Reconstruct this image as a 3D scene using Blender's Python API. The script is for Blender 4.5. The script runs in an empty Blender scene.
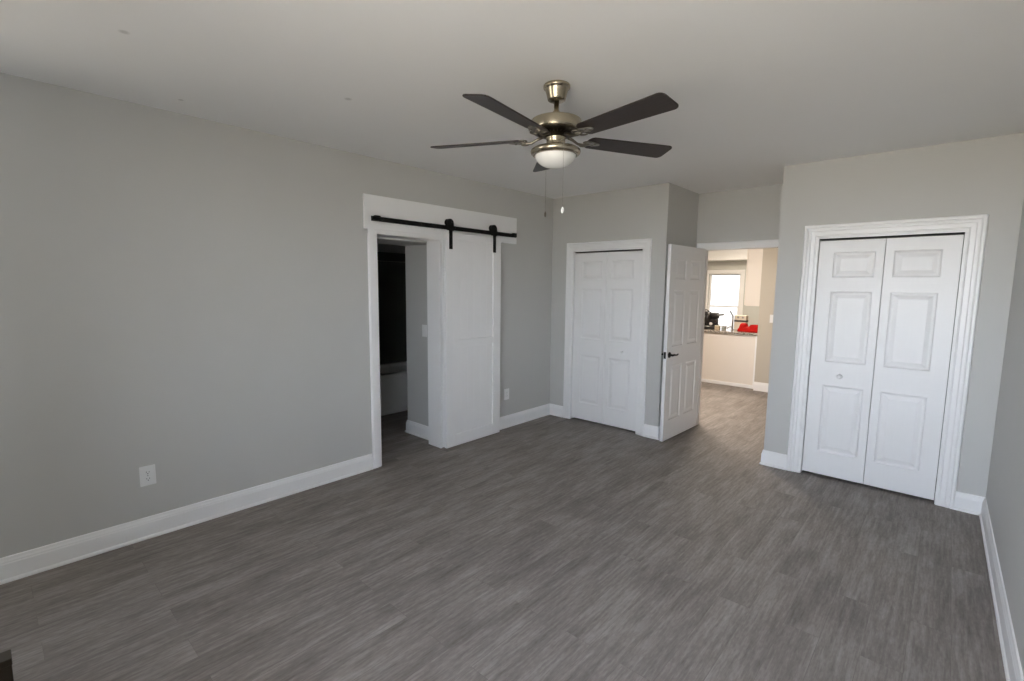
import bpy, bmesh, math, random
from mathutils import Vector, Matrix

random.seed(7)
SC = bpy.context.scene
COL = SC.collection

# ------------------------------------------------------------------ camera
cam_d = bpy.data.cameras.new('camera')
cam = bpy.data.objects.new('camera', cam_d)
COL.objects.link(cam)
FW = Vector((-0.66629081, 0.73705731, -0.11315071))
RT = Vector((0.74102157, 0.67140701, 0.00998294))
UP = Vector((-0.08332818, 0.07719557, 0.99352768))
mw = Matrix.Identity(4)
for i in range(3):
    mw[i][0], mw[i][1], mw[i][2] = RT[i], UP[i], -FW[i]
mw[0][3], mw[1][3], mw[2][3] = 3.66785, -0.07684, 1.61987
cam.matrix_world = mw
cam_d.sensor_fit = 'HORIZONTAL'
cam_d.sensor_width = 36.0
cam_d.lens = 36.0 * 483.209 / 1024.0
cam_d.clip_start = 0.02
SC.camera = cam

# ------------------------------------------------------------------ world, lights, exposure
SC.view_settings.view_transform = 'Standard'
SC.view_settings.look = 'None'
SC.view_settings.gamma = 1.0
SC.view_settings.exposure = 0.0
SC.view_settings.use_curve_mapping = False
SC.cycles.use_denoising = True
SC.cycles.max_bounces = 14
SC.cycles.diffuse_bounces = 8
SC.cycles.glossy_bounces = 4
SC.cycles.transparent_max_bounces = 8
SC.cycles.sample_clamp_indirect = 6.0

SKY = 21.0
world = bpy.data.worlds.new('daylight')
SC.world = world
world.use_nodes = True
wn, wl = world.node_tree.nodes, world.node_tree.links
wn.clear()
w_out = wn.new('ShaderNodeOutputWorld')
w_bg = wn.new('ShaderNodeBackground')
w_tc = wn.new('ShaderNodeTexCoord')
w_sep = wn.new('ShaderNodeSeparateXYZ')
w_ramp = wn.new('ShaderNodeValToRGB')
w_map = wn.new('ShaderNodeMapRange')
w_map.inputs['From Min'].default_value = -1.0
w_map.inputs['From Max'].default_value = 1.0
wl.new(w_tc.outputs['Generated'], w_sep.inputs[0])
wl.new(w_sep.outputs['Z'], w_map.inputs['Value'])
wl.new(w_map.outputs[0], w_ramp.inputs[0])
el = w_ramp.color_ramp.elements
el[0].position, el[0].color = 0.44, (0.54, 0.49, 0.41, 1)       # sunlit ground outside
el[1].position, el[1].color = 0.52, (0.90, 0.96, 1.04, 1)        # hazy horizon
e2 = w_ramp.color_ramp.elements.new(1.0)
e2.color = (0.38, 0.61, 1.08, 1)                                 # blue sky
# the open southern sky behind the camera is far brighter than the shaded side the kitchen looks out to
w_az = wn.new('ShaderNodeMapRange')
w_az.interpolation_type = 'SMOOTHSTEP'
w_az.inputs['From Min'].default_value = -0.2
w_az.inputs['From Max'].default_value = 0.5
w_az.inputs['To Min'].default_value = 1.0
w_az.inputs['To Max'].default_value = 0.10
wl.new(w_sep.outputs['Y'], w_az.inputs['Value'])
w_mul = wn.new('ShaderNodeVectorMath')
w_mul.operation = 'SCALE'
wl.new(w_ramp.outputs[0], w_mul.inputs[0])
wl.new(w_az.outputs[0], w_mul.inputs['Scale'])
wl.new(w_mul.outputs[0], w_bg.inputs['Color'])
w_bg.inputs['Strength'].default_value = SKY
wl.new(w_bg.outputs[0], w_out.inputs[0])


def area(name, loc, rot, sx, sy, power=1.0, color=(1, 1, 1), portal=False):
    d = bpy.data.lights.new(name, 'AREA')
    d.shape = 'RECTANGLE'
    d.size, d.size_y = sx, sy
    d.energy = power
    d.color = color
    d.cycles.is_portal = portal
    o = bpy.data.objects.new(name, d)
    COL.objects.link(o)
    o.location = loc
    o.rotation_euler = rot
    return o


R90 = math.pi / 2
# openings the daylight comes through: two windows behind the camera, one in an invented bay, one in the kitchen
BW = [(2.25, 3.00, 0.80, 2.30), (3.10, 3.85, 0.80, 2.30)]        # x0, x1, z0, z1 in the back wall
YB = -0.36                                                       # the wall behind the camera; left of x = XA an added, unseen bay runs to YA
XA, YA = 1.30, -2.30
LWIN = (-2.20, -0.90, 1.15, 2.40)                                # y0, y1, z0, z1 of the window in the left wall of that bay
for (a0, a1, z0, z1) in BW:
    area('daylight_portal', ((a0 + a1) / 2, YB - 0.13, (z0 + z1) / 2), (R90, 0, math.pi), a1 - a0, z1 - z0, portal=True)
area('daylight_portal', (-0.13, (LWIN[0] + LWIN[1]) / 2, (LWIN[2] + LWIN[3]) / 2), (R90, 0, -R90), LWIN[1] - LWIN[0], LWIN[3] - LWIN[2], portal=True)
area('daylight_portal', (-0.065, 11.12, 1.20), (R90, 0, 0), 0.68, 1.44, portal=True)
# ceiling lamps of the kitchen and the hall in front of it
area('kitchen_lamp', (0.6, 9.2, 2.60), (0, 0, 0), 0.6, 0.6, 60, (1.0, 0.86, 0.70))
area('hall_lamp', (1.0, 6.35, 2.60), (0, 0, 0), 0.5, 0.5, 74, (1.0, 0.87, 0.75))


# ------------------------------------------------------------------ materials
def mat(name, color, rough=0.5, metal=0.0, var=0.0, scale=20.0, bump=0.0, bscale=200.0, spec=0.5, stretch=None, coat=0.0):
    m = bpy.data.materials.new(name)
    m.use_nodes = True
    n, l = m.node_tree.nodes, m.node_tree.links
    b = n['Principled BSDF']
    b.inputs['Base Color'].default_value = (*color, 1)
    b.inputs['Roughness'].default_value = rough
    b.inputs['Metallic'].default_value = metal
    b.inputs['Specular IOR Level'].default_value = spec
    if coat:
        b.inputs['Coat Weight'].default_value = coat
    tc = n.new('ShaderNodeTexCoord')
    mp = n.new('ShaderNodeMapping')
    if stretch:
        mp.inputs['Scale'].default_value = stretch
    l.new(tc.outputs['Object'], mp.inputs[0])
    if var:
        nz = n.new('ShaderNodeTexNoise')
        nz.inputs['Scale'].default_value = scale
        nz.inputs['Detail'].default_value = 4
        l.new(mp.outputs[0], nz.inputs['Vector'])
        mx = n.new('ShaderNodeMix')
        mx.data_type = 'RGBA'
        mx.inputs['A'].default_value = (*[c * (1 - var) for c in color], 1)
        mx.inputs['B'].default_value = (*[min(1, c * (1 + var)) for c in color], 1)
        l.new(nz.outputs['Fac'], mx.inputs['Factor'])
        l.new(mx.outputs['Result'], b.inputs['Base Color'])
    if bump:
        nb = n.new('ShaderNodeTexNoise')
        nb.inputs['Scale'].default_value = bscale
        nb.inputs['Detail'].default_value = 3
        l.new(mp.outputs[0], nb.inputs['Vector'])
        bp = n.new('ShaderNodeBump')
        bp.inputs['Strength'].default_value = bump
        bp.inputs['Distance'].default_value = 0.002
        l.new(nb.outputs['Fac'], bp.inputs['Height'])
        l.new(bp.outputs[0], b.inputs['Normal'])
    return m


M_WALL = mat('grey_wall_paint', (0.53, 0.528, 0.51), 0.55, var=0.02, scale=3, bump=0.10, bscale=260, spec=0.35)
M_KWALL = mat('beige_wall_paint', (0.50, 0.46, 0.39), 0.6, var=0.02, scale=3, bump=0.10, bscale=260, spec=0.3)
M_WHITE = mat('white_trim_paint', (0.86, 0.86, 0.86), 0.32, var=0.015, scale=6, bump=0.04, bscale=90)
M_DOOR = mat('white_door_paint', (0.84, 0.84, 0.84), 0.36, var=0.015, scale=8, bump=0.16, bscale=60, stretch=(6, 6, 0.6))
M_BLACK = mat('black_iron', (0.004, 0.004, 0.004), 0.45, var=0.1, scale=60, spec=0.2)
M_BRASS = mat('antique_brushed_nickel', (0.42, 0.37, 0.28), 0.27, 1.0, var=0.10, scale=40)
M_IRON = mat('pewter_blade_iron', (0.23, 0.21, 0.175), 0.30, 1.0, var=0.12, scale=40)
M_DKMETAL = mat('dark_motor_metal', (0.05, 0.043, 0.033), 0.4, 1.0, var=0.1, scale=60)
M_BLADE = mat('dark_walnut_blade', (0.024, 0.017, 0.014), 0.45, var=0.8, scale=14, stretch=(1, 14, 1), bump=0.1, bscale=40)
M_FROST = mat('frosted_white_glass', (0.80, 0.80, 0.77), 0.22, var=0.01, scale=9)
M_PLATE = mat('white_plastic', (0.80, 0.80, 0.79), 0.35, var=0.01, scale=30)
M_SLOT = mat('socket_slot', (0.03, 0.03, 0.03), 0.6, var=0.1, scale=90)
M_TUB = mat('white_tub_enamel', (0.72, 0.72, 0.70), 0.2, var=0.01, scale=5)
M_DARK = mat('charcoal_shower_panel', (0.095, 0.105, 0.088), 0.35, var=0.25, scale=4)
M_CAB = mat('cream_cabinet_paint', (0.78, 0.73, 0.67), 0.35, var=0.015, scale=5)
M_RED = mat('red_canvas', (0.46, 0.007, 0.004), 0.7, var=0.2, scale=40, bump=0.4, bscale=300, spec=0.15)
M_TOOL = mat('black_tool_plastic', (0.014, 0.013, 0.013), 0.45, var=0.25, scale=50)
M_STEEL = mat('grey_steel', (0.36, 0.36, 0.35), 0.35, 1.0, var=0.08, scale=60)
M_GREYPL = mat('grey_rubber', (0.20, 0.205, 0.20), 0.6, var=0.1, scale=60)
M_CARTON = mat('cream_carton', (0.70, 0.66, 0.54), 0.7, var=0.05, scale=20)
M_TAN = mat('tan_carton', (0.52, 0.42, 0.29), 0.7, var=0.1, scale=30)
M_TIN = mat('grey_green_tin', (0.30, 0.32, 0.29), 0.45, var=0.1, scale=40)
M_BROWN = mat('dark_brown_carton', (0.045, 0.034, 0.020), 0.6, var=0.2, scale=8)
M_KGREY = mat('grey_kitchen_paint', (0.55, 0.555, 0.52), 0.6, var=0.02, scale=3, bump=0.1, bscale=260, spec=0.3)
M_CLOSET = mat('closet_inside', (0.30, 0.30, 0.29), 0.8, var=0.03, scale=3)


def floor_material():
    m = bpy.data.materials.new('grey_vinyl_planks')
    m.use_nodes = True
    n, l = m.node_tree.nodes, m.node_tree.links
    b = n['Principled BSDF']
    tc = n.new('ShaderNodeTexCoord')
    rot = n.new('ShaderNodeMapping')                       # planks run along the room's long axis
    rot.inputs['Rotation'].default_value = (0, 0, R90)
    l.new(tc.outputs['Object'], rot.inputs[0])
    br = n.new('ShaderNodeTexBrick')
    br.offset = 0.37
    br.inputs['Scale'].default_value = 1.0
    br.inputs['Brick Width'].default_value = 1.22
    br.inputs['Row Height'].default_value = 0.152
    br.inputs['Mortar Size'].default_value = 0.0009
    br.inputs['Mortar Smooth'].default_value = 0.2
    br.inputs['Bias'].default_value = 0.0
    br.inputs['Color1'].default_value = (0.0, 0.0, 0.0, 1)
    br.inputs['Color2'].default_value = (1.0, 1.0, 1.0, 1)
    br.inputs['Mortar'].default_value = (0.5, 0.5, 0.5, 1)
    l.new(rot.outputs[0], br.inputs['Vector'])
    bw = n.new('ShaderNodeRGBToBW')
    l.new(br.outputs['Color'], bw.inputs[0])
    # shift the grain plank by plank
    shift = n.new('ShaderNodeCombineXYZ')
    sm = n.new('ShaderNodeMath')
    sm.operation = 'MULTIPLY'
    sm.inputs[1].default_value = 9.0
    l.new(bw.outputs[0], sm.inputs[0])
    l.new(sm.outputs[0], shift.inputs[0])
    l.new(sm.outputs[0], shift.inputs[1])
    add = n.new('ShaderNodeVectorMath')
    l.new(rot.outputs[0], add.inputs[0])
    l.new(shift.outputs[0], add.inputs[1])

    def noise(scale, sx, sy, detail, rough):
        mp = n.new('ShaderNodeMapping')
        mp.inputs['Scale'].default_value = (sx, sy, 1)
        l.new(add.outputs[0], mp.inputs[0])
        nz = n.new('ShaderNodeTexNoise')
        nz.inputs['Scale'].default_value = scale
        nz.inputs['Detail'].default_value = detail
        nz.inputs['Roughness'].default_value = rough
        l.new(mp.outputs[0], nz.inputs['Vector'])
        return nz.outputs['Fac']
    fine = noise(30, 0.14, 1.7, 7, 0.68)
    broad = noise(4.5, 0.42, 1.4, 4, 0.55)
    speck = noise(85, 0.30, 1.0, 3, 0.6)

    def mathn(op, a, bb):
        k = n.new('ShaderNodeMath')
        k.operation = op
        for i, v in enumerate((a, bb)):
            if isinstance(v, (int, float)):
                k.inputs[i].default_value = v
            else:
                l.new(v, k.inputs[i])
        return k.outputs[0]
    t = mathn('ADD', mathn('MULTIPLY', fine, 0.62), mathn('MULTIPLY', broad, 0.50))
    t = mathn('ADD', t, mathn('MULTIPLY', speck, 0.26))
    t = mathn('ADD', t, mathn('MULTIPLY', bw.outputs[0], 0.02))
    ramp = n.new('ShaderNodeValToRGB')
    l.new(t, ramp.inputs[0])
    e = ramp.color_ramp.elements
    e[0].position, e[0].color = 0.47, (0.108, 0.091, 0.081, 1)
    e[1].position, e[1].color = 0.95, (0.380, 0.346, 0.320, 1)
    k = ramp.color_ramp.elements.new(0.70)
    k.color = (0.222, 0.197, 0.181, 1)
    dark = n.new('ShaderNodeMix')
    dark.data_type = 'RGBA'
    dark.blend_type = 'MULTIPLY'
    dark.inputs['B'].default_value = (0.78, 0.77, 0.76, 1)
    l.new(br.outputs['Fac'], dark.inputs['Factor'])
    l.new(ramp.outputs[0], dark.inputs['A'])
    l.new(dark.outputs['Result'], b.inputs['Base Color'])
    b.inputs['Roughness'].default_value = 0.58
    b.inputs['Specular IOR Level'].default_value = 0.32
    bp = n.new('ShaderNodeBump')
    bp.inputs['Strength'].default_value = 0.25
    bp.inputs['Distance'].default_value = 0.001
    l.new(fine, bp.inputs['Height'])
    l.new(bp.outputs[0], b.inputs['Normal'])
    return m


def ceiling_material(dots):
    m = mat('white_ceiling_paint', (0.86, 0.86, 0.855), 0.75, var=0.012, scale=2, bump=0.08, bscale=200, spec=0.25)
    n, l = m.node_tree.nodes, m.node_tree.links
    b = n['Principled BSDF']
    src = b.inputs['Base Color'].links[0].from_socket
    tc = n.new('ShaderNodeTexCoord')
    for (x, y, r) in dots:                                  # small smudges on the ceiling
        d = n.new('ShaderNodeVectorMath')
        d.operation = 'DISTANCE'
        d.inputs[1].default_value = (x, y, 2.667)
        l.new(tc.outputs['Object'], d.inputs[0])
        mr = n.new('ShaderNodeMapRange')
        mr.inputs['From Min'].default_value = r
        mr.inputs['From Max'].default_value = r * 0.4
        mr.inputs['To Max'].default_value = 0.32
        l.new(d.outputs['Value'], mr.inputs['Value'])
        mx = n.new('ShaderNodeMix')
        mx.data_type = 'RGBA'
        mx.inputs['B'].default_value = (0.22, 0.21, 0.20, 1)
        l.new(mr.outputs[0], mx.inputs['Factor'])
        l.new(src, mx.inputs['A'])
        src = mx.outputs['Result']
    l.new(src, b.inputs['Base Color'])
    return m


def granite_material():
    m = bpy.data.materials.new('speckled_granite')
    m.use_nodes = True
    n, l = m.node_tree.nodes, m.node_tree.links
    b = n['Principled BSDF']
    tc = n.new('ShaderNodeTexCoord')
    v = n.new('ShaderNodeTexVoronoi')
    v.inputs['Scale'].default_value = 55
    l.new(tc.outputs['Object'], v.inputs['Vector'])
    r = n.new('ShaderNodeValToRGB')
    r.color_ramp.elements[0].color = (0.07, 0.06, 0.05, 1)
    r.color_ramp.elements[1].color = (0.55, 0.50, 0.44, 1)
    bw = n.new('ShaderNodeRGBToBW')
    l.new(v.outputs['Color'], bw.inputs[0])
    l.new(bw.outputs[0], r.inputs[0])
    l.new(r.outputs[0], b.inputs['Base Color'])
    b.inputs['Roughness'].default_value = 0.15
    return m


def glass_material():
    m = bpy.data.materials.new('window_glass')
    m.use_nodes = True
    n, l = m.node_tree.nodes, m.node_tree.links
    n.clear()
    o = n.new('ShaderNodeOutputMaterial')
    mx = n.new('ShaderNodeMixShader')
    tr = n.new('ShaderNodeBsdfTransparent')
    gl = n.new('ShaderNodeBsdfGlossy')
    gl.inputs['Roughness'].default_value = 0.02
    fr = n.new('ShaderNodeFresnel')
    fr.inputs['IOR'].default_value = 1.45
    l.new(fr.outputs[0], mx.inputs[0])
    l.new(tr.outputs[0], mx.inputs[1])
    l.new(gl.outputs[0], mx.inputs[2])
    l.new(mx.outputs[0], o.inputs[0])
    return m


M_FLOOR = floor_material()
M_CEIL = ceiling_material([(0.985, 0.428, 0.024), (1.024, 1.433, 0.026), (0.27, 0.805, 0.018)])
M_GRANITE = granite_material()
M_GLASS = glass_material()


# ------------------------------------------------------------------ mesh helpers
class MB:
    def __init__(self):
        self.v, self.f, self.s = [], [], []

    def add(self, verts, faces, smooth=False):
        k = len(self.v)
        self.v += [tuple(p) for p in verts]
        self.f += [tuple(i + k for i in q) for q in faces]
        self.s += [smooth] * len(faces)
        return self

    def box(self, x0, x1, y0, y1, z0, z1):
        v = [(x, y, z) for z in (z0, z1) for y in (y0, y1) for x in (x0, x1)]
        f = [(0, 2, 3, 1), (4, 5, 7, 6), (0, 1, 5, 4), (2, 6, 7, 3), (0, 4, 6, 2), (1, 3, 7, 5)]
        return self.add(v, f)

    def lathe(self, prof, c=(0, 0, 0), axis='z', n=40, caps=True):
        # prof: (radius, height) pairs, open profile
        vs, fs = [], []
        for (r, h) in prof:
            for k in range(n):
                a = 2 * math.pi * k / n
                p = (r * math.cos(a), r * math.sin(a), h)
                if axis == 'x':
                    p = (p[2], p[0], p[1])
                elif axis == 'y':
                    p = (p[1], p[2], p[0])
                vs.append((p[0] + c[0], p[1] + c[1], p[2] + c[2]))
        for i in range(len(prof) - 1):
            for k in range(n):
                k2 = (k + 1) % n
                fs.append((i * n + k, i * n + k2, (i + 1) * n + k2, (i + 1) * n + k))
        self.add(vs, fs, True)
        if caps:
            b = len(self.v) - len(vs)
            self.f.append(tuple(b + k for k in reversed(range(n))))
            self.f.append(tuple(b + (len(prof) - 1) * n + k for k in range(n)))
            self.s += [False, False]
        return self

    def tube(self, pts, r, n=10, caps=True):
        pts = [Vector(p) for p in pts]
        rs = r if isinstance(r, (list, tuple)) else [r] * len(pts)
        vs, fs = [], []
        prev = None
        for i, p in enumerate(pts):
            d = (pts[min(i + 1, len(pts) - 1)] - pts[max(i - 1, 0)]).normalized()
            if prev is None:
                ref = Vector((0, 0, 1)) if abs(d.z) < 0.9 else Vector((1, 0, 0))
                u = d.cross(ref).normalized()
            else:
                u = (prev - d * prev.dot(d)).normalized()
            prev = u
            w = d.cross(u)
            for k in range(n):
                a = 2 * math.pi * k / n
                vs.append(p + (u * math.cos(a) + w * math.sin(a)) * rs[i])
        for i in range(len(pts) - 1):
            for k in range(n):
                k2 = (k + 1) % n
                fs.append((i * n + k, i * n + k2, (i + 1) * n + k2, (i + 1) * n + k))
        self.add(vs, fs, True)
        if caps:
            b = len(self.v) - len(vs)
            self.f.append(tuple(b + k for k in reversed(range(n))))
            self.f.append(tuple(b + (len(pts) - 1) * n + k for k in range(n)))
            self.s += [False, False]
        return self

    def prism(self, outline, z0, z1):
        n = len(outline)
        vs = [(x, y, z0) for x, y in outline] + [(x, y, z1) for x, y in outline]
        fs = [tuple(reversed(range(n))), tuple(range(n, 2 * n))]
        fs += [(i, (i + 1) % n, n + (i + 1) % n, n + i) for i in range(n)]
        return self.add(vs, fs)

    def sweep(self, prof, frames):
        # prof: closed loop of (a, b); frames: list of functions (a, b) -> point; ends capped
        n = len(prof)
        vs = [fr(a, b) for fr in frames for (a, b) in prof]
        fs = []
        for i in range(len(frames) - 1):
            for k in range(n):
                k2 = (k + 1) % n
                fs.append((i * n + k, i * n + k2, (i + 1) * n + k2, (i + 1) * n + k))
        fs.append(tuple(reversed(range(n))))
        fs.append(tuple((len(frames) - 1) * n + k for k in range(n)))
        return self.add(vs, fs)

    def map(self, fn):
        self.v = [tuple(fn(*p)) for p in self.v]
        return self

    def build(self, name, material, parent=None, bevel=0.0, seg=2):
        me = bpy.data.meshes.new(name)
        me.from_pydata(self.v, [], self.f)
        me.polygons.foreach_set('use_smooth', self.s)
        bm = bmesh.new()
        bm.from_mesh(me)
        bmesh.ops.recalc_face_normals(bm, faces=bm.faces)
        bm.to_mesh(me)
        bm.free()
        me.materials.append(material)
        o = bpy.data.objects.new(name, me)
        COL.objects.link(o)
        if parent is not None:
            o.parent = parent
        if bevel:
            b = o.modifiers.new('bevel', 'BEVEL')
            b.width = bevel
            b.segments = seg
            b.limit_method = 'ANGLE'
            b.angle_limit = math.radians(40)
        return o


def tag(o, label, cat, group=None, kind=None):
    o['label'] = label
    o['category'] = cat
    if group:
        o['group'] = group
    if kind:
        o['kind'] = kind
    return o


def thing(name, loc, label, cat, rz=0.0, group=None, kind=None):
    o = bpy.data.objects.new(name, None)
    o.empty_display_size = 0.1
    COL.objects.link(o)
    o.location = loc
    o.rotation_euler = (0, 0, rz)
    return tag(o, label, cat, group, kind)


def struct(name, mb, material, label, cat, bevel=0.0):
    o = mb.build(name, material, None, bevel)
    return tag(o, label, cat, None, 'structure')


# ------------------------------------------------------------------ the shell
H = 2.667
YF, Y2, Y3 = 4.703, 5.483, 4.692        # left closet wall, recess wall, right closet wall
XS, XP = 1.4624, 2.5025                 # recess from stub wall to the protruding wall


def xr(y):                               # the right wall runs very slightly out of square
    return 3.972 - 0.0115 * (y - 4.692)


struct('floor', MB().box(-2.6, 5.2, -2.5, 11.4, -0.12, 0.0), M_FLOOR,
       'grey brown wood-look vinyl plank floor running through the empty bedroom', 'floor')
struct('ceiling', MB().box(-2.6, 5.2, -2.5, 11.4, H, H + 0.12), M_CEIL,
       'plain white flat ceiling carrying the ceiling fan', 'ceiling')

# left wall with the sliding-door opening
BO0, BO1, BOZ = 2.236, 2.930, 2.047
LW = MB()
LW.box(-0.17, 0, LWIN[1], BO0, 0, H).box(-0.17, 0, YA - 0.16, LWIN[0], 0, H)
LW.box(-0.17, 0, LWIN[0], LWIN[1], 0, LWIN[2]).box(-0.17, 0, LWIN[0], LWIN[1], LWIN[3], H)
LW.box(-0.17, 0, BO1, YF + 0.9, 0, H).box(-0.17, 0, BO0, BO1, BOZ, H)
struct('wall_left', LW, M_WALL, 'long pale grey wall with the sliding barn door opening', 'wall')

# closet wall at the far left, with bifold opening
C1 = (0.312, 1.212, 2.03)
FWL = MB()
FWL.box(0, C1[0], YF, YF + 0.11, 0, H).box(C1[1], XS - 0.10, YF, YF + 0.11, 0, H).box(C1[0], C1[1], YF, YF + 0.11, C1[2], H)
struct('wall_closet_left', FWL, M_WALL, 'grey wall around the white closet doors beside the barn door wall', 'wall')
struct('wall_stub', MB().box(XS - 0.10, XS, YF, Y2, 0, H), M_WALL, 'short shaded return wall behind the open panel door', 'wall')
struct('wall_closet_inside_left', MB().box(0, XS - 0.10, Y2 - 0.10, Y2 + 0.02, 0, H), M_CLOSET, 'wall inside the closed left closet', 'wall')

# recess wall with the doorway to the kitchen
D3 = (1.552, 2.425, 2.045)
RWL = MB()
RWL.box(XS - 0.10, D3[0], Y2, Y2 + 0.13, 0, H).box(D3[1], XP + 0.1, Y2, Y2 + 0.13, 0, H).box(D3[0], D3[1], Y2, Y2 + 0.13, D3[2], H)
struct('wall_far', RWL, M_WALL, 'recessed grey wall above the doorway to the kitchen', 'wall')

# protruding closet wall on the right
C2 = (2.800, 3.712, 2.042)
PWL = MB()
PWL.box(XP, C2[0], Y3, Y3 + 0.11, 0, H).box(C2[1], 4.0, Y3, Y3 + 0.11, 0, H).box(C2[0], C2[1], Y3, Y3 + 0.11, C2[2], H)
struct('wall_closet_right', PWL, M_WALL, 'grey wall around the white closet doors nearest the right wall', 'wall')
struct('wall_return', MB().box(XP, XP + 0.10, Y3 + 0.11, Y2 + 0.13, 0, H), M_WALL, 'return wall between right closet and kitchen doorway', 'wall')
struct('wall_closet_inside_right', MB().box(XP + 0.10, 4.0, Y2 - 0.1, Y2 + 0.02, 0, H), M_CLOSET, 'wall inside the closed right closet', 'wall')

# right wall (slightly out of square)
def skew(x, y, z):
    return (xr(y) + x, y, z)


RWM = MB()
RWM.box(0, 0.16, YB - 0.2, Y2 + 0.1, 0, H)
struct('wall_right', RWM.map(skew), M_WALL, 'plain grey wall at the right edge of the photo', 'wall')

# back wall behind the camera with two windows
BWM = MB()
xs = [XA] + [q for w in BW for q in w[:2]] + [4.2]
for i in range(0, len(xs), 2):
    BWM.box(xs[i], xs[i + 1], YB - 0.16, YB, 0, H)
for (a0, a1, z0, z1) in BW:
    BWM.box(a0, a1, YB - 0.16, YB, 0, z0).box(a0, a1, YB - 0.16, YB, z1, H)
BWM.box(XA, XA + 0.14, YA, YB - 0.16, 0, H).box(-0.17, XA + 0.14, YA - 0.16, YA, 0, H)  # unseen bay walls, invented so a side window can light the right wall
struct('wall_back', BWM, M_WALL, 'grey wall with windows behind the camera', 'wall')

# kitchen and hall shell
YK = 11.0
KW = 1.455                                # kitchen side wall
struct('wall_hall_left', MB().box(-2.4, -2.28, 5.48, YK + 0.2, 0, H), M_KWALL, 'far kitchen side wall out of sight', 'wall')
struct('wall_hall_right', MB().box(5.0, 5.12, 5.48, 8.3, 0, H), M_KWALL, 'end wall of the hall out of sight', 'wall')
struct('wall_hall_near', MB().box(-2.4, XS - 0.10, Y2 + 0.02, Y2 + 0.13, 0, H).box(XP + 0.1, 5.1, Y2 + 0.02, Y2 + 0.13, 0, H),
       M_KWALL, 'hall side of the closet walls', 'wall')
struct('wall_hall_beige', MB().box(KW, 5.1, 8.13, 8.25, 0, H), M_KWALL, 'beige wall with a light switch right of the kitchen peninsula', 'wall')
struct('wall_kitchen_right', MB().box(KW, KW + 0.12, 8.25, YK + 0.2, 0, H), M_KGREY, 'grey kitchen wall under the cream upper cabinet', 'wall')
KX0, KX1, KZ0, KZ1 = -0.40, 0.27, 0.50, 1.92
KBW = MB()
KBW.box(-2.4, KX0, YK, YK + 0.14, 0, H).box(KX1, KW + 0.1, YK, YK + 0.14, 0, H).box(KX0, KX1, YK, YK + 0.14, 0, KZ0).box(KX0, KX1, YK, YK + 0.14, KZ1, H)
struct('wall_kitchen_back', KBW, M_KGREY, 'grey kitchen wall around the bright window', 'wall')
struct('trim_1', MB().box(-2.28, KW, YK - 0.32, YK, 2.20, H).box(-2.28, KW, YK - 0.35, YK - 0.32, 2.20, 2.235), M_WHITE,
       'cream soffit along the top of the kitchen window wall', 'soffit', 0.004)

# bathroom passage and bathroom behind the sliding door
PX = -0.66
PY = 3.010
PW = MB()
PW.box(PX, -0.17, PY, PY + 0.10, 0, H)
struct('wall_bath_passage', PW, M_WALL, 'grey passage wall with a light switch beyond the sliding door opening', 'wall')
struct('wall_bath_near', MB().box(PX, -0.17, 1.98, 2.08, 0, H).box(PX, PX + 0.1, 0.9, 1.98, 0, H), M_WALL, 'hidden near wall of the bathroom passage', 'wall')
struct('ceiling_passage', MB().box(PX, -0.17, 2.08, PY, 2.025, 2.13), M_WALL, 'low grey soffit over the bathroom passage', 'ceiling')
struct('wall_bath_far', MB().box(-2.5, -0.17, 4.95, 5.05, 0, H).box(PX, PX + 0.1, PY + 0.10, 4.95, 0, H), M_WALL, 'end wall of the bathroom', 'wall')
struct('wall_bath_south', MB().box(-2.5, PX + 0.1, 0.8, 0.9, 0, H), M_WALL, 'hidden bathroom wall', 'wall')
struct('wall_bath_back', MB().box(-2.5, -2.22, 0.9, 4.95, 0, H), M_WALL, 'grey bathroom wall above the dark shower panel', 'wall')
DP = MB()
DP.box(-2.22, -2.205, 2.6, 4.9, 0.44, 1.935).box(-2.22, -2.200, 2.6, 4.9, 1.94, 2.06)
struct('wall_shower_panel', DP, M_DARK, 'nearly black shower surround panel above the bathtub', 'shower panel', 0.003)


# ------------------------------------------------------------------ baseboards
BPROF = [(0, 0), (0.024, 0), (0.0245, 0.008), (0.021, 0.016), (0.0155, 0.020), (0.0150, 0.100), (0.0125, 0.106), (0.0125, 0.112),
         (0.0085, 0.122), (0.0065, 0.134), (0, 0.138)]


def base_seg(mb, p, q, nrm, miter0=0.0, miter1=0.0):
    # from p to q along a wall face whose room-side normal is nrm; miter: +1 shortens with depth (inner corner), -1 lengthens (outer)
    p, q, nn = Vector((*p, 0)), Vector((*q, 0)), Vector((*nrm, 0))
    d = (q - p).normalized()

    def fr(o, s):
        return lambda a, b: tuple(o + nn * a + d * (s * a) + Vector((0, 0, b)))
    return mb.sweep(BPROF, [fr(p, miter0), fr(q, -miter1)])


CW1 = 0.092
b = MB()
base_seg(b, (0, YA), (0, BO0 - 0.082), (1, 0), 1, 0)
struct('baseboard_left', b, M_WHITE, 'white baseboard along the long left wall up to the barn door casing', 'baseboard')
b = MB()
base_seg(b, (0, BO1 + 0.082), (0, YF), (1, 0), 0, 1)
struct('baseboard_left_far', b, M_WHITE, 'short white baseboard between the barn door and the room corner', 'baseboard')
b = MB()
base_seg(b, (0, YF), (C1[0] - CW1, YF), (0, -1), 1, 0)
struct('baseboard_corner', b, M_WHITE, 'short white baseboard left of the left closet casing', 'baseboard')
b = MB()
base_seg(b, (C1[1] + CW1, YF), (XS, YF), (0, -1), 0, -1)
base_seg(b, (XS, YF), (XS, Y2), (1, 0), -1, 1)
struct('baseboard_stub', b, M_WHITE, 'white baseboard round the corner between left closet and open door', 'baseboard')
b = MB()
base_seg(b, (XP, Y2), (XP, Y3), (-1, 0), 0, -1)
base_seg(b, (XP, Y3), (C2[0] - 0.098, Y3), (0, -1), -1, 0)
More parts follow.
